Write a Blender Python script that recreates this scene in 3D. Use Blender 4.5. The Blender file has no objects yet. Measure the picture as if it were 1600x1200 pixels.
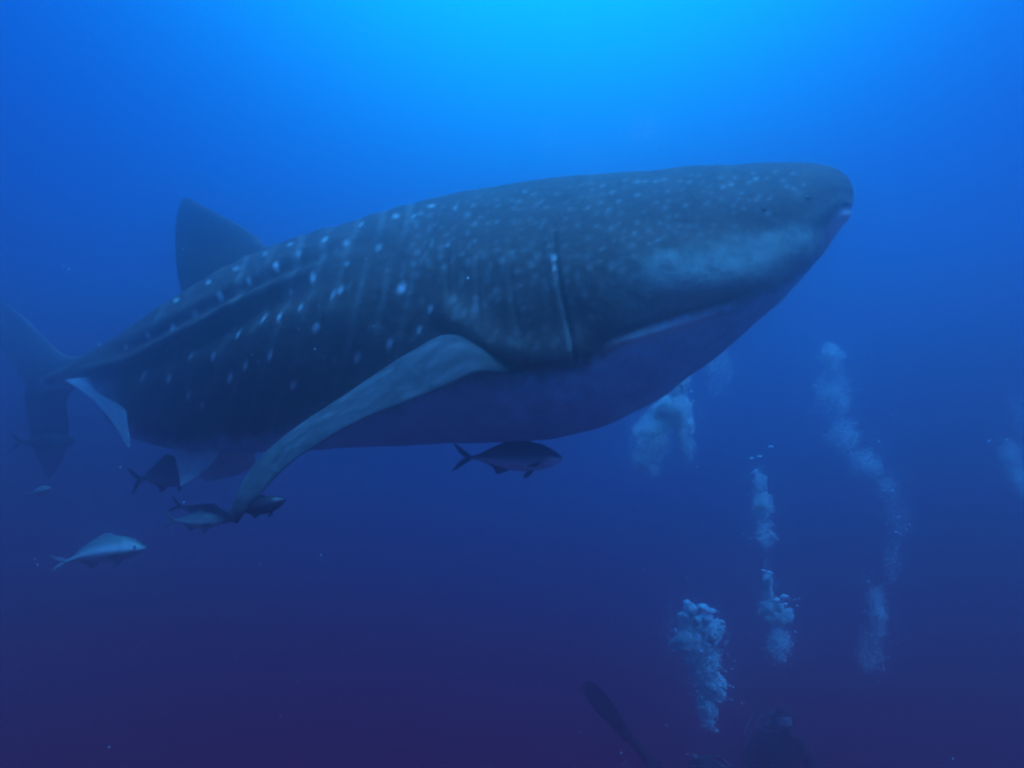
import bpy, bmesh, math, random
import numpy as np
from mathutils import Vector, Matrix, Quaternion

R = math.radians
random.seed(7); rng = np.random.default_rng(7)
C = bpy.context.scene.collection
sc = bpy.context.scene

# ------------------------------------------------------------------ camera
F = 1066.7                                   # focal length in pixels of a 1600 px wide picture
cd = bpy.data.cameras.new('camera'); cd.sensor_width = 36; cd.lens = 24
cd.clip_start = 0.05; cd.clip_end = 400
cam = bpy.data.objects.new('camera', cd); C.objects.link(cam)
cam.location = (0, 0, 0); cam.rotation_euler = (R(90), 0, 0)
sc.camera = cam

# ------------------------------------------------------------------ open water light
LOBE = (0.055, math.cos(R(52)), math.sin(R(52)))   # where the surface light comes from
w = bpy.data.worlds.new('World'); sc.world = w; w.use_nodes = True
nt = w.node_tree; nt.nodes.clear()
def N(t, **k):
    n = nt.nodes.new(t)
    for a, b in k.items(): setattr(n, a, b)
    return n
tc = N('ShaderNodeTexCoord')
dot = N('ShaderNodeVectorMath', operation='DOT_PRODUCT')
nrm = N('ShaderNodeVectorMath', operation='NORMALIZE')
nt.links.new(tc.outputs['Generated'], nrm.inputs[0])
nt.links.new(nrm.outputs[0], dot.inputs[0])
dot.inputs[1].default_value = Vector(LOBE).normalized()
mr = N('ShaderNodeMapRange'); mr.inputs['From Min'].default_value = -1; mr.inputs['From Max'].default_value = 1
# the light comes from all of the surface overhead, strongest in the lobe
sep = N('ShaderNodeSeparateXYZ'); nt.links.new(nrm.outputs[0], sep.inputs[0])
elv = N('ShaderNodeMath', operation='MULTIPLY_ADD'); elv.inputs[1].default_value = .72; elv.inputs[2].default_value = .26
nt.links.new(sep.outputs['Z'], elv.inputs[0])
smx = N('ShaderNodeMath', operation='SMOOTH_MAX'); smx.inputs[2].default_value = .12
nt.links.new(dot.outputs['Value'], smx.inputs[0]); nt.links.new(elv.outputs[0], smx.inputs[1])
nt.links.new(smx.outputs[0], mr.inputs['Value'])
ramp = N('ShaderNodeValToRGB'); ramp.color_ramp.interpolation = 'B_SPLINE'
WR = [(-1.0, (.026, .009, .085)), (-.3, (.025, .006, .066)), (.0, (.025, .004, .045)), (.16, (.024, .004, .042)), (.30, (.020, .006, .070)),
      (.41, (.010, .009, .135)), (.50, (.001, .017, .24)), (.58, (.0, .032, .40)), (.66, (.0, .052, .54)), (.75, (.0, .078, .66)), (.83, (.0, .185, .92)), (.91, (.0, .58, 1.4)), (1.0, (.0, 1.1, 2.7))]
el = ramp.color_ramp.elements
while len(el) < len(WR): el.new(.5)
for e_, (p, c) in zip(el, WR):
    e_.position = (p + 1) / 2; e_.color = (*[v / 4 for v in c], 1)
nt.links.new(mr.outputs[0], ramp.inputs[0])
mul = N('ShaderNodeVectorMath', operation='SCALE'); mul.inputs['Scale'].default_value = 1.68
nt.links.new(ramp.outputs[0], mul.inputs[0])
bg = N('ShaderNodeBackground'); bg.inputs['Strength'].default_value = 1.0
nt.links.new(mul.outputs[0], bg.inputs[0])
wo = N('ShaderNodeOutputWorld'); nt.links.new(bg.outputs[0], wo.inputs[0])

sd = bpy.data.lights.new('sun', 'SUN'); sd.energy = 5.0; sd.angle = R(25); sd.color = (.06, .37, 1.0)
sun = bpy.data.objects.new('sun', sd); C.objects.link(sun)
sun.rotation_euler = Vector((.22, -.34, .9)).to_track_quat('Z', 'Y').to_euler()

sc.view_settings.view_transform = 'Standard'; sc.view_settings.look = 'None'
sc.view_settings.exposure = 1.25; sc.view_settings.gamma = 1; sc.view_settings.use_curve_mapping = False
cy = sc.cycles
cy.sample_clamp_indirect = 0.6; cy.filter_width = 2.4; cy.use_adaptive_sampling = False
cy.use_denoising = True; cy.max_bounces = 10; cy.volume_bounces = 3; cy.diffuse_bounces = 5
cy.glossy_bounces = 2; cy.transmission_bounces = 6; cy.transparent_max_bounces = 8; cy.caustics_reflective = False; cy.caustics_refractive = False

# ------------------------------------------------------------------ helpers
def at(px, py, d):
    """point of the place seen at (px, py) of a 1600x1200 picture, d metres along the view axis"""
    return np.array([(px - 800) / F * d, d, (600 - py) / F * d])

def mat(name, col=(.5, .5, .5), rough=.6, spec=.25, attr=None, noise=None, bump=0, bscale=30):
    m = bpy.data.materials.new(name); m.use_nodes = True
    t = m.node_tree; p = t.nodes['Principled BSDF']
    p.inputs['Roughness'].default_value = rough
    p.inputs['Specular IOR Level'].default_value = spec
    src = None
    if attr:
        a = t.nodes.new('ShaderNodeAttribute'); a.attribute_name = attr; src = a.outputs['Color']
    else:
        a = t.nodes.new('ShaderNodeRGB'); a.outputs[0].default_value = (*col, 1); src = a.outputs[0]
    g = t.nodes.new('ShaderNodeNewGeometry')
    tcn = t.nodes.new('ShaderNodeTexCoord')
    if noise:
        sc_, amt = noise
        n = t.nodes.new('ShaderNodeTexNoise'); n.inputs['Scale'].default_value = sc_; n.inputs['Detail'].default_value = 6; n.inputs['Roughness'].default_value = .65
        t.links.new(tcn.outputs['Object'], n.inputs['Vector'])
        r_ = t.nodes.new('ShaderNodeMapRange'); r_.inputs['From Min'].default_value = .3; r_.inputs['From Max'].default_value = .7
        r_.inputs['To Min'].default_value = 1 - amt; r_.inputs['To Max'].default_value = 1 + amt
        t.links.new(n.outputs['Fac'], r_.inputs['Value'])
        v = t.nodes.new('ShaderNodeVectorMath'); v.operation = 'SCALE'
        t.links.new(src, v.inputs[0]); t.links.new(r_.outputs[0], v.inputs['Scale']); src = v.outputs[0]
    t.links.new(src, p.inputs['Base Color'])
    if bump:
        n = t.nodes.new('ShaderNodeTexNoise'); n.inputs['Scale'].default_value = bscale; n.inputs['Detail'].default_value = 5
        t.links.new(tcn.outputs['Object'], n.inputs['Vector'])
        b = t.nodes.new('ShaderNodeBump'); b.inputs['Strength'].default_value = bump; b.inputs['Distance'].default_value = .02
        t.links.new(n.outputs['Fac'], b.inputs['Height']); t.links.new(b.outputs[0], p.inputs['Normal'])
    return m

def mesh_obj(name, V, Fc, m, parent=None, smooth=True, col=None):
    me = bpy.data.meshes.new(name)
    me.from_pydata([tuple(map(float, v)) for v in V], [], [tuple(int(i) for i in f) for f in Fc]); me.update()
    if smooth: me.polygons.foreach_set('use_smooth', [True] * len(me.polygons))
    if col is not None:
        a = me.color_attributes.new('skin', 'FLOAT_COLOR', 'POINT')
        c4 = np.ones((len(V), 4), np.float32); c4[:, :3] = col
        a.data.foreach_set('color', c4.ravel())
    me.materials.append(m)
    o = bpy.data.objects.new(name, me); C.objects.link(o)
    if parent: o.parent = parent; o.matrix_parent_inverse = parent.matrix_basis.inverted()
    return o

def thing(name, label, cat, loc, group=None):
    o = bpy.data.objects.new(name, None); C.objects.link(o); o.location = [float(v) for v in loc]
    o.empty_display_size = .1
    o['label'] = label; o['category'] = cat
    if group: o['group'] = group
    return o

def loft_faces(nu, nv, wrap=True, caps=False):
    i = np.arange(nu - 1)[:, None]; j = np.arange(nv if wrap else nv - 1)[None, :]
    j2 = (j + 1) % nv
    f = np.stack([i * nv + j, i * nv + j2, (i + 1) * nv + j2, (i + 1) * nv + j], -1).reshape(-1, 4)
    return f

def grid_obj(name, P, m, parent=None, col=None, cap=True):
    """closed loft of rings P[nu, nv, 3]"""
    nu, nv = P.shape[:2]
    V = P.reshape(-1, 3); Fq = loft_faces(nu, nv)
    me = bpy.data.meshes.new(name)
    ends = []
    if cap:
        V = np.vstack([V, P[0].mean(0), P[-1].mean(0)]); a, b = nu * nv, nu * nv + 1
        for j in range(nv):
            ends.append((a, (j + 1) % nv, j)); ends.append((b, (nu - 1) * nv + j, (nu - 1) * nv + (j + 1) % nv))
        if col is not None: col = np.vstack([col.reshape(-1, 3), col[0].mean(0), col[-1].mean(0)])
    elif col is not None: col = col.reshape(-1, 3)
    nq, nt3 = len(Fq), len(ends)
    me.vertices.add(len(V)); me.vertices.foreach_set('co', V.astype(np.float32).ravel())
    loops = np.concatenate([Fq.ravel(), np.array(ends, int).ravel()]) if nt3 else Fq.ravel()
    me.loops.add(len(loops)); me.loops.foreach_set('vertex_index', loops.astype(np.int32))
    me.polygons.add(nq + nt3)
    st = np.concatenate([np.arange(nq) * 4, nq * 4 + np.arange(nt3) * 3])
    me.polygons.foreach_set('loop_start', st.astype(np.int32))
    me.polygons.foreach_set('use_smooth', [True] * (nq + nt3))
    me.update(calc_edges=True); me.validate()
    if col is not None:
        a = me.color_attributes.new('skin', 'FLOAT_COLOR', 'POINT')
        c4 = np.ones((len(V), 4), np.float32); c4[:, :3] = col
        a.data.foreach_set('color', c4.ravel())
    me.materials.append(m)
    o = bpy.data.objects.new(name, me); C.objects.link(o)
    if parent: o.parent = parent; o.matrix_parent_inverse = parent.matrix_basis.inverted()
    return o

def cr(t, P):
    P = np.asarray(P, float); n = len(P)
    i = np.clip(np.floor(t).astype(int), 0, n - 2); f = (t - i)[:, None]
    p0 = P[np.clip(i - 1, 0, n - 1)]; p1 = P[i]; p2 = P[i + 1]; p3 = P[np.clip(i + 2, 0, n - 1)]
    return .5 * ((2 * p1) + (-p0 + p2) * f + (2 * p0 - 5 * p1 + 4 * p2 - p3) * f ** 2 + (-p0 + 3 * p1 - 3 * p2 + p3) * f ** 3)

def sm(x, a, b):
    t = np.clip((x - a) / (b - a + 1e-9), 0, 1); return t * t * (3 - 2 * t)

def blade(name, lead, trail, thick, m, parent, col=None, nu=48, nv=36, edge=.55, colf=None):
    """fin: lead / trail = lists of 3D points root -> tip, thick = list of thicknesses"""
    L = cr(np.linspace(0, len(lead) - 1, nu), lead); T = cr(np.linspace(0, len(trail) - 1, nu), trail)
    th = np.interp(np.linspace(0, 1, nu), np.linspace(0, 1, len(thick)), thick)
    span = np.gradient((L + T) / 2, axis=0); chord = T - L
    nn = np.cross(span, chord); nn /= np.linalg.norm(nn, axis=1)[:, None] + 1e-9
    nn[-3:] = nn[-4]
    a = np.linspace(0, 2 * np.pi, nv, endpoint=False)
    x = (1 - np.cos(a)) / 2
    y = np.sign(np.sin(a)) * np.abs(np.sin(a)) ** .9 * (1 - x * edge)
    tip = np.sqrt(np.clip(1 - np.linspace(0, 1, nu) ** 6, 0.02, 1))
    mid = (L + T) / 2
    Lq = mid + (L - mid) * tip[:, None]; Tq = mid + (T - mid) * tip[:, None]
    P = Lq[:, None] + (Tq - Lq)[:, None] * x[None, :, None] + nn[:, None] * (y[None, :, None] * (th * tip)[:, None, None] / 2)
    cc = None
    if colf is not None:
        cc = colf(P, np.linspace(0, 1, nu)[:, None] + 0 * x[None], x[None] + 0 * th[:, None], np.sign(y)[None] + 0 * th[:, None])
    return grid_obj(name, P, m, parent, cc)

def fnoise(x, y, s):
    """cheap smooth value noise on numpy arrays"""
    r = np.random.default_rng(s); T = r.random((64, 64))
    xi = np.floor(x).astype(int); yi = np.floor(y).astype(int); fx = x - xi; fy = y - yi
    fx = fx * fx * (3 - 2 * fx); fy = fy * fy * (3 - 2 * fy)
    g = lambda a, b: T[a % 64, b % 64]
    return (g(xi, yi) * (1 - fx) + g(xi + 1, yi) * fx) * (1 - fy) + (g(xi, yi + 1) * (1 - fx) + g(xi + 1, yi + 1) * fx) * fy

# ------------------------------------------------------------------ the whale shark
M_skin = mat('whale_shark_skin', attr='skin', rough=.8, spec=.12, noise=(14, .16), bump=.35, bscale=22)
M_dark = mat('wet_black', (.006, .006, .008), rough=.25, spec=.4)

ST = [  # x, y, top z, bottom z, half width, level of the widest line
(1.722,3.500,.976,.912,.050,.50),
(1.706,3.508,1.000,.846,.150,.47),
(1.656,3.520,1.026,.762,.290,.45),
(1.545,3.530,1.088,.640,.450,.45),
(1.331,3.550,1.107,.410,.600,.45),
(1.001,3.560,1.094,.097,.670,.50),
(.675,3.600,1.086,-.132,.720,.52),
(.345,3.680,1.084,-.273,.730,.53),
(.000,3.800,1.074,-.322,.730,.53),
(-.370,3.950,1.041,-.343,.710,.53),
(-.774,4.130,.991,-.378,.670,.53),
(-1.226,4.360,.933,-.420,.600,.55),
(-1.747,4.660,.824,-.470,.520,.58),
(-2.391,5.100,.638,-.500,.420,.60),
(-3.045,5.600,.450,-.455,.320,.60),
(-3.345,5.850,.385,-.340,.250,.60),
(-3.660,6.100,.312,-.060,.190,.55),
(-4.302,6.650,.165,-.050,.120,.55),
(-4.850,7.150,.110,-.070,.080,.50)]
NU, NV = 900, 260
# even spacing along the curve
tt = np.linspace(0, len(ST) - 1, 4000); Cc = cr(tt, ST)
arc = np.concatenate([[0], np.cumsum(np.linalg.norm(np.diff(Cc[:, :4], axis=0), axis=1))]); tq = np.interp(np.linspace(0, arc[-1], NU), arc, tt)
S = cr(tq, ST)
S[:, 4] = np.maximum(S[:, 4], .02)
dd = np.gradient(S[:, :2], axis=0); dd /= np.linalg.norm(dd, axis=1)[:, None]
for _ in range(12): dd[1:-1] = (dd[:-2] + dd[1:-1] * 2 + dd[2:]) / 4
side = np.stack([-dd[:, 1], dd[:, 0]], 1)           # theta = 90 deg faces the camera
th = np.linspace(0, 2 * np.pi, NV, endpoint=False)
sn, cs = np.sin(th), np.cos(th)
zm = S[:, 3] + (S[:, 2] - S[:, 3]) * S[:, 5]
zz = zm[:, None] + np.where(cs > 0, (S[:, 2] - zm)[:, None] * cs, (zm - S[:, 3])[:, None] * cs)
ww = S[:, 4][:, None] * sn
P = np.stack([S[:, 0][:, None] + side[:, 0][:, None] * ww, S[:, 1][:, None] + side[:, 1][:, None] * ww, zz], 2)
# normals
du = np.gradient(P, axis=0); dv = np.roll(P, -1, 1) - np.roll(P, 1, 1)
NN = np.cross(dv, du); NN /= np.linalg.norm(NN, axis=2)[..., None] + 1e-9
ctr = np.stack([S[:, 0], S[:, 1], zm], 1)[:, None]
NN *= np.sign((NN * (P - ctr)).sum(2).mean())
# features are laid out on the flank facing the camera and mirrored to the far flank
mir = (-np.arange(NV)) % NV
half = np.where(sn >= -1e-6)[0]
PX = 800 + F * P[..., 0] / P[..., 1]; PY = 600 - F * P[..., 2] / P[..., 1]
near = np.where(sn[None] >= -1e-6, np.arange(NV)[None], mir[None]) + np.zeros((NU, 1), int)
qx = np.take_along_axis(PX, near, 1); qy = np.take_along_axis(PY, near, 1)
upf = cs[None] + 0 * qx

def poly(x, pts):
    p = np.array(pts, float); return np.interp(x, p[:, 0], p[:, 1])
disp = np.zeros((NU, NV))
# lateral keel
ky = poly(qx, [(60, 592), (106, 587), (200, 563), (281, 521), (344, 489), (422, 449), (520, 405), (620, 365)])
q = qy - ky
fade = 1 - sm(qx, 380, 560)
disp += fade * (.030 * np.exp(-(q / 9) ** 2) - .035 * sm(qx, 170, 240) * np.exp(-((q - 26) / 18) ** 2)) * sm(qx, 60, 130)
k2 = poly(qx, [(200, 532), (280, 488), (344, 455), (430, 414), (520, 378), (640, 342)])
disp += .016 * np.exp(-((qy - k2) / 9) ** 2) * (1 - sm(qx, 450, 640)) * sm(qx, 150, 240)
disp -= .016 * np.exp(-((qy - k2 - 17) / 8) ** 2) * (1 - sm(qx, 450, 640)) * sm(qx, 150, 240)
# gill slits: (list of points, depth, width px)
gills = [([(862, 345), (868, 385), (871, 420), (880, 470), (890, 510), (898, 545), (899, 572)], .021, 2.6),
         ([(800, 365), (797, 400), (797, 440), (803, 480), (812, 520)], .010, 2.5),
         ([(752, 372), (746, 400), (744, 440), (747, 480), (752, 512)], .010, 2.5),
         ([(704, 385), (699, 410), (698, 440), (703, 480)], .012, 2.5)]
slit = np.zeros_like(disp)
for pts, dep, wd in gills:
    p = np.array(pts, float); gx = np.interp(qy, p[:, 1], p[:, 0])
    m_ = sm(qy, p[0, 1] - 6, p[0, 1] + 30) * (1 - sm(qy, p[-1, 1] - 14, p[-1, 1] + 4))
    dxx = qx - gx
    disp -= dep * np.exp(-(dxx / wd) ** 2) * m_
    disp += dep * (.4 if dep > .02 else .35) * np.exp(-((dxx + 9) / 8) ** 2) * m_       # raised flap behind the slit
    slit = np.maximum(slit, np.exp(-(dxx / (wd * .8)) ** 2) * m_ * (dep > .02))
# gill pouch hanging over the fin base
by_ = poly(qx, [(660, 505), (700, 518), (735, 540), (770, 566), (830, 582), (900, 576), (930, 560)])
mk = sm(qx, 665, 710) * (1 - sm(qx, 890, 935))
disp += mk * (.040 * np.exp(-((qy - by_ + 26) / 26) ** 2) - .035 * np.exp(-((qy - by_ - 4) / 9) ** 2))
# fold behind the jaw
fy = poly(qx, [(930, 541), (960, 525), (1040, 500), (1130, 470), (1200, 440)])
mf = sm(qx, 925, 970) * (1 - sm(qx, 1110, 1200))
disp += .6 * mf * (-.022 * np.exp(-((qy - fy) / 5) ** 2) + .020 * np.exp(-((qy - fy - 12) / 8) ** 2))
# lip line at the front of the head
ly = poly(qx, [(1230, 432), (1270, 405), (1292, 372), (1300, 350), (1320, 326)])
ml = sm(qx, 1225, 1280)
disp += .3 * ml * (-.014 * np.exp(-((qy - ly) / 5) ** 2) + .016 * np.exp(-((qy - ly - 14) / 10) ** 2))
# cheek bulge, brow hollow
disp += .035 * np.exp(-((qx - 1110) / 150) ** 2 - ((qy - 432) / 46) ** 2)
disp -= .018 * np.exp(-((qx - 1130) / 160) ** 2 - ((qy - 352) / 26) ** 2)
# soft muscle folds across the flank
wr = np.sin((qx + .35 * (qy - 400)) / 5.6 + 3 * fnoise(qx / 70, qy / 120, 3)) * fnoise(qx / 45 + 9, qy / 90, 5)
disp += .0045 * wr * sm(qx, 250, 420) * (1 - sm(qx, 680, 720)) * sm(upf, -.5, 0)
disp += .012 * (fnoise(qx / 60, qy / 45, 11) - .5) + .005 * (fnoise(qx / 22, qy / 18, 12) - .5)
endf = sm(np.arange(NU)[:, None] / NU, 0, .02) * (1 - sm(np.arange(NU)[:, None] / NU, .97, 1))
P2 = P + NN * (disp * endf)[..., None]

# ---- colour of the hide
back = np.array([.100, .064, .051]); belly = np.array([.34, .64, .74])
bnd = poly(qx, [(60, 600), (110, 598), (150, 612), (184, 640), (210, 672), (250, 696), (300, 692), (400, 690), (480, 675), (600, 640), (700, 596),
                (800, 590), (900, 580), (940, 562), (980, 530), (1040, 506), (1130, 478), (1200, 448), (1250, 420), (1290, 384), (1310, 356), (1340, 330)])
soft = poly(qx, [(60, 8), (190, 14), (250, 16), (600, 30), (900, 22), (960, 10), (1000, 8), (1100, 9), (1200, 12), (1300, 10)])
blot = 14 * (fnoise(qx / 16, qy / 16, 21) - .5) + 10 * (fnoise(qx / 6, qy / 6, 22) - .5)
under = sm(qy + blot, bnd - soft, bnd + soft)
col = back * (1 - under[..., None]) + belly * under[..., None]
ct = poly(qx, [(900, 450), (980, 422), (1040, 408), (1130, 392), (1210, 368), (1270, 346), (1340, 326)]) + 1.4 * blot
ck = sm(qy, ct - 34, ct + 30) * sm(qx + blot, 905, 1060) * (1 - under)
ck = ck * (.50 + .42 * np.exp(-((qx - 1020) / 44) ** 2 - ((qy - 425) / 34) ** 2) + .08 * np.exp(-((qx - 1235) / 46) ** 2 - ((qy - 380) / 26) ** 2)
           + .20 * np.exp(-((qx - 1130) / 60) ** 2 - ((qy - 418) / 24) ** 2))
ck *= .72 + .75 * (fnoise(qx / 3.2, qy / 3.2, 31) - .35) * fnoise(qx / 12, qy / 12, 32) + .25 * fnoise(qx / 26, qy / 20, 34)
ck = np.clip(ck, 0, 1)[..., None]
col = col * (1 - ck) + np.array([.38, .52, .46]) * ck
col *= (.86 + .28 * fnoise(qx / 30, qy / 22, 33))[..., None]
tp = .3 * (1 - sm(qx + .6 * blot, 176, 194)) * sm(qx, 96, 140) * sm(qy, 588, 602)
col = col * (1 - .9 * tp[..., None]) + np.array([.80, .86, .84]) * .9 * tp[..., None]
# pale spots
spots = [(415,398,5,4),(470,400,4,6),(434,418,5,6),(454,383,6,3),(369,420,6,4),(326,441,5,4),(390,440,4,6),(488,433,5,8),(345,463,5,7),(449,455,4,6),
 (302,489,5,6),(267,511,4,7),(231,524,4,5),(196,542,4,4),(275,469,5,4),(409,498,4,8),(436,495,4,8),(470,481,4,8),(370,522,4,7),(494,512,6,9),(333,558,4,9),
 (294,555,4,7),(423,556,4,10),(383,572,4,9),(405,566,2,3),(263,592,4,9),(359,590,4,10),(294,618,4,9),(459,602,6,8),(219,588,4,10),(316,633,4,6),
 (564,350,5,4),(508,375,4,7),(541,380,5,5),(592,387,6,6),(542,412,5,4),(627,450,8,9),(531,453,6,8),(609,537,6,9),(558,559,6,9),(673,483,6,7),(655,515,5,7),
 (619,339,6,4),(647,339,5,3),(675,323,6,3),(712,326,3,3),(520,460,4,10),(700,382,4,3),(867,402,6,6),(868,418,4,6)]
sp = np.zeros_like(disp)
bright = {(627,450):1.0,(867,402):.75,(868,418):.65,(434,418):1.0,(345,463):1.0,(488,433):1.0}
for x, y, rx, ry in spots:
    r2 = ((qx - x - .25 * (y - qy)) / (rx * .85)) ** 2 + ((qy - y) / (ry * .9)) ** 2
    sp = np.maximum(sp, np.exp(-r2 ** 1.8) * bright.get((x, y), .85 if y > 490 else (.60 if y > 420 else .46)))  # lower rows painted paler to offset the shade on them
r_ = random.Random(4)
for _ in range(120):
    x, y = r_.uniform(200, 690), r_.uniform(350, 660)
    if not poly(np.array([x]), [(200, 530), (410, 400), (690, 320)])[0] < y < poly(np.array([x]), [(200, 660), (400, 650), (690, 540)])[0]: continue
    r2 = ((qx - x - .3 * (y - qy)) / r_.uniform(2, 4)) ** 2 + ((qy - y) / r_.uniform(3, 8)) ** 2
    sel = r2 < 5; sp[sel] = np.maximum(sp[sel], np.exp(-r2[sel] ** 1.5) * r_.uniform(.05, .2))
gx = 640
while gx < 1262:
    gy = 262 + r_.random() * 14
    while gy < 590:
        x, y = gx + r_.uniform(-7, 7), gy + r_.uniform(-6, 6)
        lim = poly(np.array([x]), [(640, 430), (690, 470), (720, 520), (800, 560), (900, 560), (940, 470), (1000, 395), (1150, 350), (1260, 300)])[0]
        top = poly(np.array([x]), [(640, 325), (700, 310), (900, 280), (1260, 262)])[0]
        if top + 3 < y < lim and r_.random() < .86 and not (x < 700 and y > 430):
            sz = r_.uniform(3.2, 5.8) * (1.15 if y > 380 else .9); fl = .55 if y < 330 else (.75 if y < 400 else 1)
            st_ = r_.uniform(.05, .22) * (1 if y < 520 else .7)
            r2 = ((qx - x) / sz) ** 2 + ((qy - y + .12 * (qx - x)) / (sz * fl)) ** 2
            sel = r2 < 5
            sp[sel] = np.maximum(sp[sel], np.exp(-r2[sel] ** 1.7) * st_)
        gy += 15.5
    gx += 17.5
# faint pale bars between the rows of spots
bars = np.clip(np.sin((qx + .28 * (qy - 400)) / 6.1 + 1.6 * fnoise(qx / 80, qy / 60, 41)) - .45, 0, 1) * fnoise(qx / 34, qy / 50, 42)
sp = np.maximum(sp, .24 * bars * sm(qx, 190, 260) * (1 - sm(qx, 640, 690)))
sp *= (1 - under)
# pale rims of gill flap
p = np.array(gills[0][0], float); gxx = np.interp(qy, p[:, 1], p[:, 0])
rim = np.exp(-((qx - gxx + 5) / 3.5) ** 2) * sm(qy, 395, 410) * (1 - sm(qy, 560, 575)) * (.03 + .15 * np.exp(-((qy - 520) / 26) ** 2))
sp = np.maximum(sp, rim)
col = col * (1 - sp[..., None]) + np.array([.74, .84, .80]) * sp[..., None]
# pale strip under the jaw fold and the pale lip
strip = .85 * mf * (1 - sm(qx, 1080, 1150)) * np.exp(-((qy - fy - 13) / 10) ** 2) * (.6 + .8 * fnoise(qx / 9, qy / 5, 71))
col = col * (1 - .75 * strip[..., None]) + np.array([.60, .62, .58]) * .75 * strip[..., None]
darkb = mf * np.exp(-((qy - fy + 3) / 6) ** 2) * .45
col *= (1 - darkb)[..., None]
lip = ml * np.exp(-((qy - ly - 14) / 19) ** 2) * (1 - sm(qy, 378, 400)) * sm(qx, 1252, 1296)
col = col * (1 - .95 * lip[..., None]) + np.array([.78, .86, .84]) * .95 * lip[..., None]
for x, y, rx, ry, k in [(1262, 312, 6, 4, .7), (1322, 320, 5, 3.5, .95), (1299, 347, 2.5, 5, .4), (1291, 366, 4, 6, .3)]:
    col *= (1 - k * np.exp(-(((qx - x) / rx) ** 2 + ((qy - y) / ry) ** 2) ** 1.3))[..., None]
pale = np.exp(-((qx - 1201) / 4) ** 2 - ((qy - 331) / 3) ** 2) * .35
col = col * (1 - pale[..., None]) + .5 * pale[..., None]
col *= (1 - .9 * slit)[..., None]
col = np.clip(col, .004, .9)

root = thing('whale_shark', 'huge spotted whale shark swimming right with pale underside and long pectoral fin', 'whale shark', (0, 3.8, -.4))
body = grid_obj('body', P2, M_skin, root, col)

def finc(a, b, e=.25):
    def f(Pp, u, x, s):
        n = fnoise(u * 9, x * 5, 51)[..., None]
        return np.clip((np.array(a) * (1 - u[..., None]) + np.array(b) * u[..., None]) * (.8 + .4 * n), .004, .9)
    return f
A = lambda l: [at(*p) for p in l]
DG = (.090, .075, .065)
# first dorsal fin
blade('dorsal_fin', A([(425, 402, 4.66), (408, 377, 4.72), (385, 358, 4.80), (350, 338, 4.92), (318, 319, 5.04), (304, 308, 5.12)]),
      A([(290, 475, 5.18), (280, 440, 5.20), (275, 405, 5.22), (273, 365, 5.22), (274, 335, 5.2), (277, 310, 5.18)]), [.17, .12, .09, .06, .04, .02], M_skin, root, colf=finc(DG, DG))
# near pectoral fin: root at the gill pouch, sweeping out, down and back
lead = A([(800, 560, 3.34), (752, 541, 3.24), (693, 529, 3.13), (642, 554, 3.07), (595, 583, 3.02), (536, 624, 2.97), (477, 662, 2.93), (430, 697, 2.90), (395, 731, 2.88), (370, 768, 2.86), (357, 803, 2.86), (353, 813, 2.86)])
trail = A([(850, 578, 3.20), (790, 582, 3.08), (741, 582, 2.97), (690, 606, 2.90), (645, 623, 2.86), (565, 655, 2.80), (506, 688, 2.76), (462, 717, 2.73), (430, 748, 2.72), (403, 780, 2.73), (383, 807, 2.77), (380, 821, 2.82)])
def pecc(Pp, u, x, s):
    n = fnoise(u * 14, x * 4, 52)[..., None]
    base = np.array([.10, .095, .10]) * (1 - x[..., None]) + np.array([.06, .054, .058]) * x[..., None]
    base = base * sm(u, .0, .26)[..., None] + np.array([.07, .07, .06]) * (1 - sm(u, .0, .26))[..., None]
    m2 = fnoise(u * 46, x * 16, 53)[..., None] * fnoise(u * 22, x * 9, 54)[..., None]
    le = (np.exp(-(x / .05) ** 2) * (fnoise(u * 60, x * 3, 55) > .45))[..., None]
    return np.clip(base * (.50 + .40 * n + 1.25 * m2) + .28 * le, 0, 1)
blade('pectoral_fin', lead, trail, [.12, .13, .13, .12, .10, .09, .08, .07, .06, .05, .035, .02], M_skin, root, nu=120, nv=48, colf=pecc)
# far pectoral fin, hanging behind the belly
blade('pectoral_fin', [np.array(v) for v in [(-.05, 4.35, .12), (-.30, 4.9, -.05), (-.62, 5.4, -.25), (-.95, 5.75, -.40)]],
      [np.array(v) for v in [(-.55, 4.45, .10), (-.70, 4.95, -.06), (-.85, 5.42, -.27), (-1.02, 5.76, -.42)]], [.14, .10, .07, .03], M_skin, root, colf=finc(DG, DG))
# pelvic fins and anal fin
blade('pelvic_fin', A([(360, 655, 4.72), (345, 705, 4.66), (318, 738, 4.64), (284, 760, 4.66)]), A([(262, 655, 5.15), (272, 706, 4.98), (278, 738, 4.85), (279, 760, 4.72)]), [.08, .05, .035, .015], M_skin, root, colf=finc((.45, .50, .48), (.5, .55, .52)))
blade('pelvic_fin', A([(395, 690, 5.3), (398, 722, 5.35), (372, 742, 5.4), (330, 752, 5.45)]), A([(300, 690, 5.6), (305, 725, 5.6), (310, 742, 5.55), (318, 752, 5.5)]), [.08, .05, .03, .015], M_skin, root, colf=finc((.6, .66, .64), (.6, .66, .64)))
blade('anal_fin', A([(188, 586, 5.26), (194, 618, 5.12), (200, 662, 5.00), (208, 703, 4.92)]), A([(100, 594, 6.15), (134, 616, 5.60), (166, 648, 5.22), (196, 698, 4.96)]), [.06, .045, .03, .012], M_skin, root, colf=finc((.50, .66, .68), (.34, .46, .48)))  # added pale blade, tilted up to catch light as the bright tail-base patch
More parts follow.
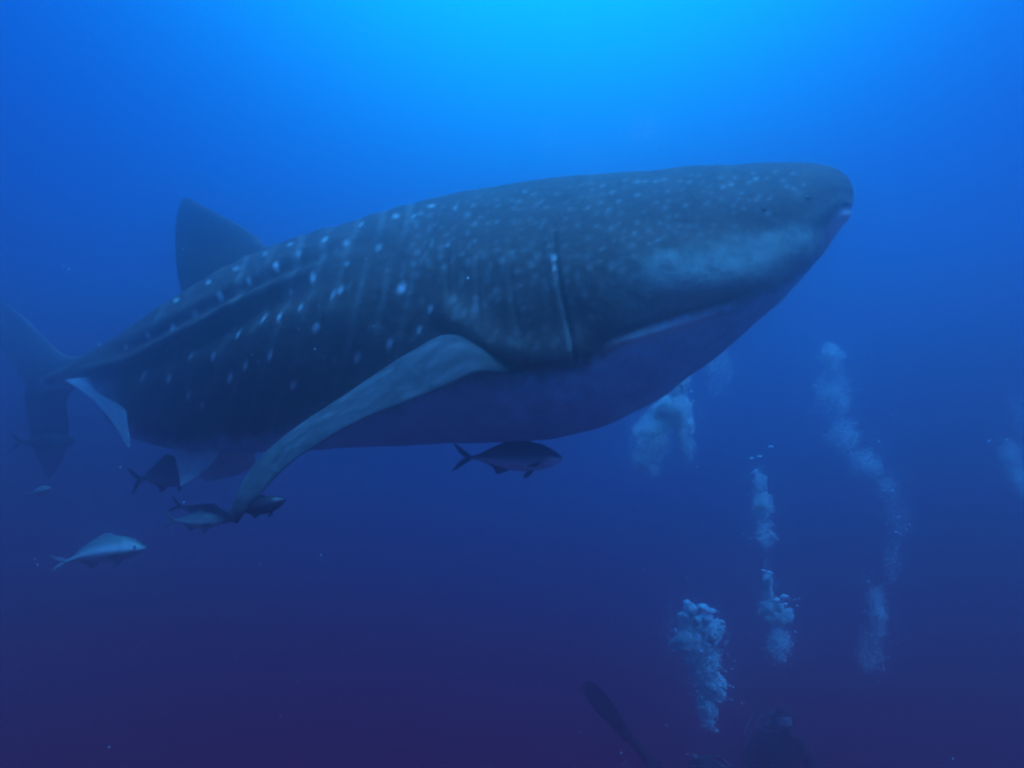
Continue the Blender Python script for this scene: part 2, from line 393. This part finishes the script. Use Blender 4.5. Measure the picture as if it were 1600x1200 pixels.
# tail fin, painted paler towards the tips to stand in for haze
blade('caudal_fin_lobe', A([(150, 552, 6.4), (105, 556, 6.75), (70, 528, 7.4), (30, 488, 8.1), (-20, 452, 8.7), (-60, 430, 9.1)]),
      A([(100, 615, 6.8), (70, 620, 7.2), (40, 598, 7.8), (12, 560, 8.3), (-30, 500, 8.8), (-66, 436, 9.15)]), [.12, .10, .08, .06, .04, .02], M_skin, root, colf=finc((.12, .12, .12), (.2, .2, .2)))
blade('caudal_fin_lobe', A([(135, 590, 6.6), (104, 625, 7.1), (108, 670, 7.6), (102, 715, 8.0), (82, 748, 8.3)]),
      A([(60, 575, 7.3), (40, 605, 7.7), (42, 650, 8.0), (52, 705, 8.2), (72, 748, 8.35)]), [.11, .09, .06, .04, .02], M_skin, root, colf=finc((.12, .12, .12), (.2, .2, .2)))

def ball(name, c, r, m, parent, sx=(1, 1, 1), seg=24, rot=None):
    bm = bmesh.new(); bmesh.ops.create_uvsphere(bm, u_segments=seg, v_segments=seg // 2, radius=1)
    me = bpy.data.meshes.new(name); 
    for v in bm.verts: v.co = Vector((v.co.x * r * sx[0], v.co.y * r * sx[1], v.co.z * r * sx[2]))
    for f in bm.faces: f.smooth = True
    bm.to_mesh(me); bm.free(); me.materials.append(m)
    o = bpy.data.objects.new(name, me); C.objects.link(o)
    if rot is not None: o.rotation_euler = rot
    if parent:
        o.parent = parent; o.location = Vector([float(v) for v in c]) - Vector(parent.location)
    else: o.location = [float(v) for v in c]
    return o
def surf_at(x, y):
    d = (PX - x) ** 2 + (PY - y) ** 2 + np.where((NN[..., 1] > 0), 1e6, 0)
    return np.unravel_index(d.argmin(), d.shape)
i, j = surf_at(1195, 324)
ball('eye', P2[i, j], .009, M_dark, root, (1, .8, 1)); ball('eye', P2[i, (-j) % NV], .009, M_dark, root, (1, .8, 1))
i, j = surf_at(1262, 311)
ball('spiracle', P2[i, j], .011, M_dark, root, (1.3, .45, .8)); ball('spiracle', P2[i, (-j) % NV], .011, M_dark, root, (1.3, .45, .8))
i, j = surf_at(1322, 319)
ball('nostril', P2[i, j], .018, M_dark, root, (1.0, .6, .7)); ball('nostril', P2[i, (-j) % NV], .018, M_dark, root, (1.0, .6, .7))

# ------------------------------------------------------------------ fish
M_fish = mat('fish_scales', attr='skin', rough=.42, spec=.45, noise=(60, .12))
M_fin = mat('fish_fin', attr='skin', rough=.5, spec=.3)
def fish(label, px, py, d, lpx, hpx, pitch=0, yaw=0, back=(.05, .06, .06), low=(.5, .52, .5), split=.5, finc_=(.1, .11, .11), bend=0, head=None, group='fish escorting the whale shark', tail=1.0, fins=True, cat='fish', width=.42):
    """head at +x; (px, py) = middle of the fish"""
    L = lpx / F * d; H = hpx / F * d
    o = thing('fish', label, cat, at(px, py, d), group)
    nu, nv = 90, 40
    u = np.linspace(0, 1, nu)                              # 0 snout .. 1 tail root
    prof = np.interp(u, [0, .03, .10, .22, .36, .5, .65, .8, .92, 1], [.04, .24, .52, .84, 1, .97, .78, .46, .20, .13])
    for _ in range(3): prof[1:-1] = (prof[:-2] + prof[1:-1] + prof[2:]) / 3
    a = np.linspace(0, 2 * np.pi, nv, endpoint=False)
    x = L * (.5 - u * .84)
    off = bend * L * (u - .35) ** 2
    zc = -H * .04 * np.sin(u * np.pi) + off
    z = zc[:, None] + np.where(np.cos(a) > 0, .52, .48) * H * prof[:, None] * np.cos(a)
    y = width * H * prof[:, None] ** .9 * np.sin(a) * (1 - .2 * np.abs(np.cos(a)))
    Pf = np.stack([x[:, None] + 0 * z, y, z], 2)
    rel = (np.cos(a)[None] * .5 + .5) + 0 * z
    k = sm(rel, split - .18, split + .22)[..., None]
    c = np.array(low) * (1 - k) + np.array(back) * k
    c = c * (.85 + .3 * fnoise(u[:, None] * 20 + 0 * z, rel * 6, 61)[..., None])
    if head is not None:
        hk = (1 - sm(u, .10, .24))[:, None, None] * (1 - sm(rel, .5, .75))[..., None]; c = c * (1 - hk) + np.array(head) * hk
    gl = np.exp(-((u[:, None] - .24 - .02 * np.cos(a)[None]) / .008) ** 2)[..., None] * .4 * (np.abs(np.cos(a)) < .8)[None, :, None]
    c = c * (1 - gl)
    def pt(ux, rz, yy=0.0):    # point relative to local length / height
        return np.array([L * (.5 - ux * .84), yy, np.interp(ux, u, zc) + rz * H * np.interp(ux, u, prof)])
    fc = np.array(finc_)
    ff = lambda Pp, uu, xx, s: np.ones(Pp.shape) * fc * (.8 + .4 * fnoise(uu * 3, xx * 14, 5))[..., None]
    parts = []
    parts.append(grid_obj('body', Pf, M_fish, None, c))
    xt = L * (.5 - .84); zt = zc[-1]
    for s in (1, -1):
        parts.append(blade('tail_fin', [np.array(v) for v in [(xt + .03 * L, 0, zt + s * .02 * H), (xt - .03 * L, 0, zt + s * .16 * H), (xt - .10 * L, 0, zt + s * .36 * H * tail), (xt - .165 * L, 0, zt + s * .50 * H * tail)]],
                           [np.array(v) for v in [(xt + .0 * L, 0, zt - s * .05 * H), (xt - .05 * L, 0, zt + s * .01 * H), (xt - .11 * L, 0, zt + s * .18 * H * tail), (xt - .165 * L, 0, zt + s * .47 * H * tail)]], [.05 * H, .04 * H, .02 * H, .01 * H], M_fin, None, nu=20, nv=14, colf=ff))
    if fins:
        parts.append(blade('dorsal_fin', [pt(.33, .46), pt(.40, .60), pt(.47, .70)], [pt(.92, .48), pt(.75, .62), pt(.50, .70)], [.05 * H, .03 * H, .01 * H], M_fin, None, nu=16, nv=24, colf=ff))
        parts.append(blade('anal_fin', [pt(.56, -.42), pt(.62, -.62), pt(.70, -.86)], [pt(.90, -.42), pt(.76, -.60), pt(.72, -.86)], [.05 * H, .03 * H, .01 * H], M_fin, None, nu=16, nv=20, colf=ff))
        for s in (-1, 1):
            parts.append(blade('pectoral_fin', [pt(.25, -.10, s * .36 * H), pt(.31, -.14, s * .50 * H), pt(.40, -.22, s * .52 * H)], [pt(.27, -.26, s * .34 * H), pt(.33, -.28, s * .46 * H), pt(.41, -.25, s * .50 * H)], [.03 * H, .02 * H, .01 * H], M_fin, None, nu=14, nv=14, colf=lambda Pp, uu, xx, q_: np.ones(Pp.shape) * .03))
            parts.append(blade('pelvic_fin', [pt(.30, -.40, s * .1 * H), pt(.36, -.62, s * .14 * H), pt(.41, -.70, s * .18 * H)], [pt(.36, -.42, s * .1 * H), pt(.41, -.62, s * .14 * H), pt(.42, -.69, s * .18 * H)], [.03 * H, .02 * H, .01 * H], M_fin, None, nu=14, nv=12, colf=ff))
    for s in (-1, 1):
        e = pt(.085, .22, s * width * H * .50)
        eo = ball('eye', e, .035 * H + .002, M_dark, None, seg=12); parts.append(eo)
    for q_ in parts: q_.parent = o
    o.rotation_euler = (0, R(-pitch), R(yaw))
    return o

fish('dark-backed jack with forked tail and pale snout swimming just under the shark belly', 794, 711, 3.75, 172, 47, pitch=-3, yaw=3, back=(.08, .08, .085), low=(.48, .66, .70), split=.42, finc_=(.03, .03, .035), head=(.55, .72, .75), bend=-.10)
fish('bright pale blue fish with two small fins below, lowest at far left', 152, 859, 3.9, 158, 40, pitch=6, yaw=-4, back=(.10, .14, .13), low=(.34, .42, .43), split=.7, finc_=(.22, .26, .28), bend=-.22, width=.5, tail=.7)
fish('dim teal fish beside the tip of the long pectoral fin', 304, 813, 4.5, 88, 26, pitch=-2, yaw=8, back=(.10, .14, .13), low=(.36, .44, .40), split=.55, finc_=(.1, .12, .12))
fish('dark slim fish above the dim teal fish near the pectoral fin tip', 318, 800, 4.9, 100, 26, pitch=-18, yaw=20, back=(.015, .014, .016), low=(.02, .02, .022), finc_=(.015, .015, .016))
fish('dark reddish fish half behind the tip of the pectoral fin', 402, 792, 3.5, 92, 27, pitch=14, yaw=0, back=(.030, .010, .012), low=(.035, .012, .014), finc_=(.02, .01, .012), tail=.5)
fish('dark rounded fish below the rear belly of the shark', 256, 740, 5.2, 96, 46, pitch=10, yaw=35, back=(.03, .02, .022), low=(.16, .16, .17), split=.55, finc_=(.02, .02, .02))
fish('faint dark fish in front of the lower tail lobe', 68, 690, 6.9, 92, 30, pitch=0, yaw=10, back=(.012, .010, .012), low=(.03, .03, .03), finc_=(.015, .015, .015))
fish('tiny pale fish under the tail at far left', 62, 767, 6.0, 34, 13, pitch=16, yaw=0, back=(.2, .22, .22), low=(.34, .38, .38), finc_=(.2, .2, .2))

# ------------------------------------------------------------------ bubbles
def bubble_mat(name, base, gl):
    m = bpy.data.materials.new(name); m.use_nodes = True; t = m.node_tree; p = t.nodes['Principled BSDF']
    p.inputs['Base Color'].default_value = (*base, 1); p.inputs['Roughness'].default_value = .08 if gl else .35
    p.inputs['Specular IOR Level'].default_value = .8
    if not gl:
        tr = t.nodes.new('ShaderNodeBsdfTranslucent'); tr.inputs[0].default_value = (.88, .99, 1, 1)
        mx = t.nodes.new('ShaderNodeMixShader'); mx.inputs[0].default_value = .5
        t.links.new(p.outputs[0], mx.inputs[1]); t.links.new(tr.outputs[0], mx.inputs[2]); t.links.new(mx.outputs[0], t.nodes['Material Output'].inputs['Surface'])
    if gl: p.inputs['Transmission Weight'].default_value = gl; p.inputs['IOR'].default_value = .80
    n = t.nodes.new('ShaderNodeTexNoise'); n.inputs['Scale'].default_value = 25
    b = t.nodes.new('ShaderNodeBump'); b.inputs['Strength'].default_value = .25; b.inputs['Distance'].default_value = .01
    t.links.new(n.outputs['Fac'], b.inputs['Height']); t.links.new(b.outputs[0], p.inputs['Normal'])
    return m
M_foam = bubble_mat('fine_bubbles', (.86, .98, 1.0), 0)
M_cap = bubble_mat('large_bubble', (.80, .86, .88), .65)

OCT_V = np.array([(1, 0, 0), (-1, 0, 0), (0, 1, 0), (0, -1, 0), (0, 0, 1), (0, 0, -1)], float)
OCT_F = np.array([(0, 2, 4), (2, 1, 4), (1, 3, 4), (3, 0, 4), (2, 0, 5), (1, 2, 5), (3, 1, 5), (0, 3, 5)])
def specks(name, pos, rad, m, parent=None, flat=.75):
    n = len(pos)
    V = (pos[:, None] + OCT_V[None] * rad[:, None, None] * np.array([1, 1, flat])).reshape(-1, 3)
    Fc = (OCT_F[None] + (np.arange(n) * 6)[:, None, None]).reshape(-1, 3)
    me = bpy.data.meshes.new(name)
    me.vertices.add(len(V)); me.vertices.foreach_set('co', V.astype(np.float32).ravel())
    me.loops.add(Fc.size); me.loops.foreach_set('vertex_index', Fc.astype(np.int32).ravel())
    me.polygons.add(len(Fc)); me.polygons.foreach_set('loop_start', (np.arange(len(Fc)) * 3).astype(np.int32))
    me.polygons.foreach_set('use_smooth', [True] * len(Fc))
    me.update(calc_edges=True); me.materials.append(m)
    o = bpy.data.objects.new(name, me); C.objects.link(o); o['kind'] = 'stuff'
    if parent: o.parent = parent; o.matrix_parent_inverse = parent.matrix_basis.inverted()
    return o

def cap_mesh(seed):
    bm = bmesh.new(); bmesh.ops.create_icosphere(bm, subdivisions=3, radius=1)
    r = random.Random(seed); ph = r.uniform(0, 6)
    for v in bm.verts:
        x, y, z = v.co
        z = z if z > 0 else z * .28
        k = 1 + .10 * math.sin(3 * math.atan2(y, x) + ph) + .05 * math.sin(5 * x + ph)
        v.co = Vector((x * k, y * k, z * .62 + .05 * math.sin(4 * x + ph)))
    for f in bm.faces: f.smooth = True
    me = bpy.data.meshes.new('bubble'); bm.to_mesh(me); bm.free(); me.materials.append(M_cap); return me
CAPS = [cap_mesh(s) for s in range(5)]

def plume(label, d, blobs, caps, den=2.0, size=(.0018, .0034), depth_k=1.0, seed=0):
    """blobs: (px, py, rx, ry, count, edge) ; caps: (px, py, r px)"""
    r = np.random.default_rng(seed + 100)
    o = thing('bubble_plume', label, 'bubbles', at(blobs[-1][0], blobs[-1][1], d), 'plumes of air bubbles rising from divers')
    pos = []; rad = []
    k = d / F
    for x, y, rx, ry, n, e in blobs:
        n = int(n * den); K = 44
        sc3 = np.array([rx * k, (rx + ry) / 2 * k * depth_k, ry * k])
        v = r.normal(size=(K, 3)); v /= np.linalg.norm(v, axis=1)[:, None]
        pc = v * (r.random(K) ** .5 * .78)[:, None]; ps = r.uniform(.12, .34, K); wt = ps ** 2 * r.uniform(.4, 1.6, K)
        idx = r.choice(K, n, p=wt / wt.sum())
        v = r.normal(size=(n, 3)); v /= np.linalg.norm(v, axis=1)[:, None]
        rr = r.random(n) ** (1 / 3) * (1 + e * r.normal(size=n) ** 2 * .9)
        q = (pc[idx] + v * (rr * ps[idx])[:, None]) * sc3
        pos.append(at(x, y, d) + q); rad.append(np.exp(r.normal(size=n) * .38) * (size[0] + size[1]) / 2)
        m_ = max(6, n // 160)                          # a few larger loose bubbles round each puff
        v = r.normal(size=(m_, 3)) * .62
        pos.append(at(x, y, d) + v * sc3); rad.append(r.uniform(.004, .009, m_))
    pos = np.vstack(pos); rad = np.concatenate(rad)
    specks('bubble_cloud', pos, rad, M_foam, o)
    rr = random.Random(seed)
    for x, y, rp in caps:
        b = bpy.data.objects.new('bubble', CAPS[rr.randrange(5)]); C.objects.link(b); b.parent = o
        dd_ = d - .05 + rr.uniform(-.04, .04)
        b.location = Vector([float(v) for v in at(x, y, dd_)]) - o.location; b.scale = [rp / F * d] * 3
        b.rotation_euler = (rr.uniform(-.2, .2), rr.uniform(-.3, .3), rr.uniform(0, 6))
    return o

plume('dense bright bubble plume topped by big round bubbles, lowest of all', 4.7,
      [(1090, 992, 36, 30, 9000, .12), (1066, 1005, 24, 18, 3600, .12), (1112, 985, 20, 26, 3600, .12), (1098, 1030, 26, 32, 4200, .25), (1112, 1072, 26, 22, 5200, .12), (1100, 1050, 20, 26, 2200, .3), (1106, 1105, 18, 36, 2200, .3), (1080, 965, 22, 14, 900, .3)],
      [(1079, 950, 11), (1068, 962, 9), (1100, 951, 11), (1112, 956, 8), (1074, 942, 7), (1092, 968, 10), (1106, 967, 8), (1128, 972, 5), (1131, 979, 3), (1121, 1052, 4), (1056, 985, 4), (1078, 972, 5), (1120, 1142, 3)], den=3.0, size=(.0026, .0044), seed=1)
plume('small blue bubble plume right of the dense one, with a narrow neck', 4.9,
      [(1201, 915, 9, 26, 1500, .2), (1204, 955, 20, 24, 3200, .15), (1224, 962, 20, 18, 3000, .12), (1216, 1005, 20, 34, 1300, .35)],
      [(1193, 892, 4), (1203, 896, 6), (1226, 933, 7), (1213, 938, 6), (1222, 946, 5), (1228, 944, 3)], den=2.6, seed=2)
plume('thin faint plume with four glinting bubbles above it, between shark chin and small plume', 5.0,
      [(1186, 752, 12, 22, 500, .25), (1191, 790, 20, 34, 2100, .15), (1194, 835, 20, 28, 900, .35)],
      [(1175, 717, 3.5), (1187, 714, 4), (1204, 699, 4.5), (1181, 736, 4), (1176, 739, 3)], seed=3)
plume('wide bright bubble cloud right under the shark chin', 5.3,
      [(1062, 600, 16, 22, 1500, .15), (1050, 640, 34, 34, 7000, .12), (1068, 668, 20, 40, 2600, .2), (1022, 678, 36, 34, 4200, .22), (1012, 715, 30, 34, 1400, .4), (1075, 700, 12, 26, 500, .3)],
      [(1057, 606, 3), (1021, 627, 2.5), (1012, 670, 2)], den=3.0, seed=4)
plume('tall faded bubble column at right bending down to the corner', 5.4,
      [(1300, 560, 24, 30, 3000, .2), (1300, 610, 34, 46, 3600, .3), (1320, 675, 34, 44, 2600, .35), (1352, 725, 30, 34, 1800, .4), (1385, 765, 24, 30, 800, .5), (1405, 810, 24, 40, 500, .6), (1395, 880, 14, 40, 500, .5), (1374, 955, 20, 44, 2200, .25), (1364, 1020, 22, 50, 1300, .35)],
      [(1394, 767, 2.5), (1404, 808, 2.5), (1400, 832, 3), (1421, 820, 2), (1357, 909, 2.5), (1393, 650, 2), (1374, 692, 2.5)], den=1.0, seed=5)
plume('faint bubble cloud cut by the right edge of the view', 5.6,
      [(1578, 712, 18, 28, 900, .3), (1590, 750, 26, 36, 1500, .35), (1600, 640, 20, 60, 500, .6)], [(1546, 690, 3), (1573, 688, 3)], seed=6)
plume('very faint bubble haze high above the shark head', 6.5,
      [(1010, 205, 46, 40, 2600, .35), (860, 215, 30, 40, 900, .5), (930, 240, 60, 30, 900, .5)], [], den=.7, seed=7)
plume('pale wisp of bubbles behind the shark chin', 6.0,
      [(1120, 575, 34, 50, 1800, .4)], [], den=1.0, seed=8)

# drifting particles in the water
n = 24000
pz = np.stack([rng.uniform(-6, 6, n), rng.uniform(2.2, 9, n), rng.uniform(-4, 2.8, n)], 1)
rd = np.exp(rng.normal(size=n) * .40) * .0015
keep = (np.abs(pz[:, 0]) < pz[:, 1] * .8)
M_snow = mat('drifting_particles', (.75, .8, .8), rough=.8)
sn_ = specks('drifting_particles', pz[keep], rd[keep], M_snow, None, 1.0)
sn_['label'] = 'fine pale particles drifting through the open water'

# ------------------------------------------------------------------ divers
M_suit = mat('wetsuit', (.022, .010, .012), rough=.7, noise=(18, .3))
M_vest = mat('buoyancy_vest', (.020, .012, .014), rough=.8, noise=(25, .3))
M_rub = mat('fin_rubber', (.012, .010, .012), rough=.5)
M_tank = mat('tank_paint', (.10, .08, .08), rough=.35, spec=.5)
M_skinh = mat('face_skin', (.30, .20, .16), rough=.6)
M_glass = mat('mask_glass', (.45, .55, .58), rough=.06, spec=.9)
M_hose = mat('hose', (.07, .065, .075), rough=.4)

def tube(name, pts, r, m, parent, seg=10, nu=40):
    c = cr(np.linspace(0, len(pts) - 1, nu), [np.array(p, float) for p in pts])
    d_ = np.gradient(c, axis=0); d_ /= np.linalg.norm(d_, axis=1)[:, None]
    up = np.array([.3, .2, 1.0]); s_ = np.cross(d_, up); s_ /= np.linalg.norm(s_, axis=1)[:, None]; t_ = np.cross(d_, s_)
    a = np.linspace(0, 2 * np.pi, seg, endpoint=False); rr = np.interp(np.linspace(0, 1, nu), np.linspace(0, 1, len(r)), r) if hasattr(r, '__len__') else np.full(nu, r)
    Pt = c[:, None] + (s_[:, None] * np.cos(a)[None, :, None] + t_[:, None] * np.sin(a)[None, :, None]) * rr[:, None, None]
    o = grid_obj(name, Pt, m, None); o.parent = parent; return o

def diver(label, head_world, up, front, arms, legs, hose_side=1):
    """built in local metres: hips at 0, head up +z, facing -y; placed so that the head is at head_world"""
    o = thing('person', label, 'diver', (0, 0, 0), 'scuba divers under the whale shark')
    vs = []; es = []; rs = []
    def v(p, r, par=None):
        vs.append(p); rs.append(r)
        if par is not None: es.append((par, len(vs) - 1))
        return len(vs) - 1
    pel = v((0, 0, 0), .15); sp1 = v((0, .01, .2), .14, pel); ch = v((0, .0, .40), .16, sp1); nk = v((0, 0, .54), .065, ch); hd = v((0, -.02, .63), .085, nk); hd2 = v((0, -.03, .74), .098, hd); v((0, -.02, .83), .06, hd2)
    hands = []
    for s in (-1, 1):
        sh = v((s * .19, 0, .47), .075, ch); a = arms[0 if s < 0 else 1]
        elb = v(a[0], .052, sh); wr_ = v(a[1], .034, elb)
        wv = Vector(a[1]); dv_ = (wv - Vector(a[0])).normalized(); sd_ = dv_.cross(Vector((0, -.3, 1))).normalized()
        pm = v(tuple(wv + dv_ * .05), .034, wr_)
        for k_, (ln, of) in enumerate([(.075, -.030), (.088, -.010), (.084, .011), (.064, .031)]):
            b0 = wv + dv_ * .075 + sd_ * of; nl = dv_.cross(sd_) * (.35 + .08 * k_)
            f1 = v(tuple(b0), .011, pm); f2 = v(tuple(b0 + (dv_ + nl * .3).normalized() * ln * .5), .010, f1); v(tuple(b0 + (dv_ + nl * .3).normalized() * ln * .5 + (dv_ + nl * 1.6).normalized() * ln * .5), .0085, f2)
        t0 = v(tuple(wv + dv_ * .03 - sd_ * .04), .012, pm); v(tuple(wv + dv_ * .07 - sd_ * .065), .010, t0)
        hp = v((s * .10, 0, -.08), .105, pel); l = legs[0 if s < 0 else 1]
        kn = v(l[0], .068, hp); an = v(l[1], .045, kn)
        fd = (Vector(l[1]) - Vector(l[0])).normalized(); v(tuple(Vector(l[1]) + fd * .12 + Vector((0, -.04, 0))), .035, an)
        # swim fin
        q0 = Vector(l[1]) + fd * .06 + Vector((0, -.03, 0)); wx = Vector((1, 0, 0))
        ln_ = .62
        Ld = [np.array(q0 + fd * ln_ * k - wx * (.05 + .06 * min(1, k * 1.6))) for k in (0, .25, .5, .75, 1)]
        Tr = [np.array(q0 + fd * ln_ * k + wx * (.05 + .06 * min(1, k * 1.6))) for k in (0, .25, .5, .75, 1)]
        f_ = blade('swim_fin', Ld, Tr, [.07, .035, .02, .014, .01], M_rub, None, nu=24, nv=20, edge=0); f_.parent = o
    me = bpy.data.meshes.new('body'); bm = bmesh.new(); lay = bm.verts.layers.skin.verify()
    bv = [bm.verts.new(p) for p in vs]
    for b_, r0 in zip(bv, rs): b_[lay].radius = (r0, r0)
    bv[0][lay].use_root = True
    for a_, b_ in es: bm.edges.new((bv[a_], bv[b_]))
    bm.to_mesh(me); bm.free(); me.materials.append(M_suit)
    bo = bpy.data.objects.new('body', me); C.objects.link(bo); bo.parent = o
    sk = bo.modifiers.new('skin', 'SKIN'); sk.use_smooth_shade = True
    ss = bo.modifiers.new('smooth', 'SUBSURF'); ss.levels = 2; ss.render_levels = 2
    # vest: shell round the chest
    a = np.linspace(0, 2 * np.pi, 40, endpoint=False); uz = np.linspace(0, 1, 20)
    rr = np.interp(uz, [0, .08, .5, .85, 1], [.70, 1, 1.03, .98, .6])
    Pv = np.stack([np.cos(a)[None] * .205 * rr[:, None], np.sin(a)[None] * (.175 + .02 * np.cos(3 * a))[None] * rr[:, None], (.02 + .46 * uz)[:, None] + 0 * a[None]], 2)
    g = grid_obj('vest', Pv, M_vest, None); g.parent = o
    # tank with valve
    prof = [(0, .0), (.075, .01), (.09, .03), (.09, .52), (.075, .58), (.03, .62), (.022, .66), (.03, .67), (.03, .70), (.0, .705)]
    Pt = np.array([[(r0 * math.cos(t), .27 + r0 * math.sin(t), -.08 + z0) for t in np.linspace(0, 2 * np.pi, 28, endpoint=False)] for r0, z0 in [(max(r1, .002), z1) for r1, z1 in prof]])
    g = grid_obj('air_tank', Pt, M_tank, None); g.parent = o
    # mask, face, regulator, hoses
    a = np.linspace(0, 2 * np.pi, 32, endpoint=False)
    oval = lambda sx, sz, y: np.stack([sx * np.sign(np.cos(a)) * np.abs(np.cos(a)) ** .7, np.full(32, y) + .05 * np.abs(np.cos(a)) ** 2, .755 + sz * np.sign(np.sin(a)) * np.abs(np.sin(a)) ** .7], 1)
    g = grid_obj('mask', np.array([oval(.080, .048, -.085), oval(.094, .062, -.12), oval(.094, .062, -.145), oval(.084, .052, -.15)]), M_rub, None); g.parent = o
    g2 = grid_obj('mask_lens', np.array([oval(.078, .046, -.148), oval(.074, .043, -.156)]), M_glass, None); g2.parent = g
    b_ = ball('regulator', (0, -.165, .665), .045, M_rub, None, (1, .7, .85)); b_.parent = o
    ball_face = ball('face', (0, -.075, .70), .072, M_skinh, None, (1, .75, 1.1)); ball_face.parent = o
    hs = hose_side
    tube('hose', [(0, -.16, .66), (hs * .16, -.16, .64), (hs * .25, -.02, .60), (hs * .14, .2, .60), (0, .26, .60)], .012, M_hose, o)
    tube('gauge_hose', [(0, .26, .58), (hs * .2, .2, .62), (hs * .36, -.02, .48), (hs * .38, -.14, .25), (hs * .26, -.22, .08)], .010, M_hose, o)
    g = ball('gauge', (hs * .25, -.23, .04), .04, M_tank, None, (1, .5, 1.5)); g.parent = o
    for s in (-1, 1):
        tube('strap', [(s * .11, -.165, .08), (s * .12, -.185, .28), (s * .11, -.12, .47), (s * .09, .06, .50)], [.016, .016, .016, .016], M_rub, o)
    up = Vector(up).normalized(); fr = Vector(front); fr = (fr - up * fr.dot(up)).normalized()
    xx = (-fr).cross(up) * 1.0
    Mx = Matrix((xx, -fr, up)).transposed()      # local x, y(back), z
    if Mx.determinant() < 0: Mx = Matrix((-xx, -fr, up)).transposed()
    hw = Vector([float(q) for q in head_world]); o.rotation_euler = Mx.to_euler(); o.location = hw - Mx @ Vector((0, -.02, .72))
    return o
diver('diver whose head just shows at the bottom edge under the dense bubble plume', at(1104, 1200, 5.9), (-.10, -.15, 1), (.05, -1, .35),
      [((-.30, -.16, .22), (-.12, -.40, .10)), ((.30, -.16, .22), (.12, -.42, .08))], [((-.14, -.02, -.46), (-.16, .22, -.80)), ((.13, -.04, -.48), (.12, .20, -.86))])
diver('diver swimming downwards, only the dark raised fin showing left of the other divers', at(920, 1112, 6.3) + 2.12 * np.array([.69, -.08, -.72]), (.69, -.08, -.72), (-.1, -.8, -.4),
      [((-.30, -.16, .22), (-.12, -.40, .20)), ((.30, -.16, .22), (.12, -.42, .18))], [((-.10, -.02, -.48), (-.10, .04, -.92)), ((.14, -.44, -.20), (.14, -.80, -.42))])
diver('dark upright diver with looping hose under the small blue plume', at(1222, 1122, 7.0), (.05, -.1, 1), (-.1, -1, .25),
      [((-.34, -.06, .26), (-.30, -.32, .34)), ((.34, -.06, .24), (.26, -.34, .22))], [((-.14, -.12, -.46), (-.16, .14, -.86)), ((.14, -.05, -.48), (.15, .18, -.88))], hose_side=-1)

# ------------------------------------------------------------------ the water between things
def haze_box(x0, x1, y0, y1, z0, z1, dens):
    V = [(x, y, z) for x in (x0, x1) for y in (y0, y1) for z in (z0, z1)]
    Fc = [(0, 1, 3, 2), (4, 6, 7, 5), (0, 4, 5, 1), (2, 3, 7, 6), (0, 2, 6, 4), (1, 5, 7, 3)]
    m = bpy.data.materials.new('water_haze'); m.use_nodes = True; t = m.node_tree; t.nodes.clear()
    pv = t.nodes.new('ShaderNodeVolumePrincipled'); pv.inputs['Color'].default_value = (.96, .86, .98, 1)
    pv.inputs['Density'].default_value = dens; pv.inputs['Anisotropy'].default_value = .92
    out = t.nodes.new('ShaderNodeOutputMaterial'); t.links.new(pv.outputs[0], out.inputs['Volume'])
    o = mesh_obj('haze', V, Fc, m, smooth=False); o['kind'] = 'stuff'; o['label'] = 'blue water haze filling the open sea'
    return o
haze_box(-16, 16, -12, 22, -5.5, 2.9, .20)
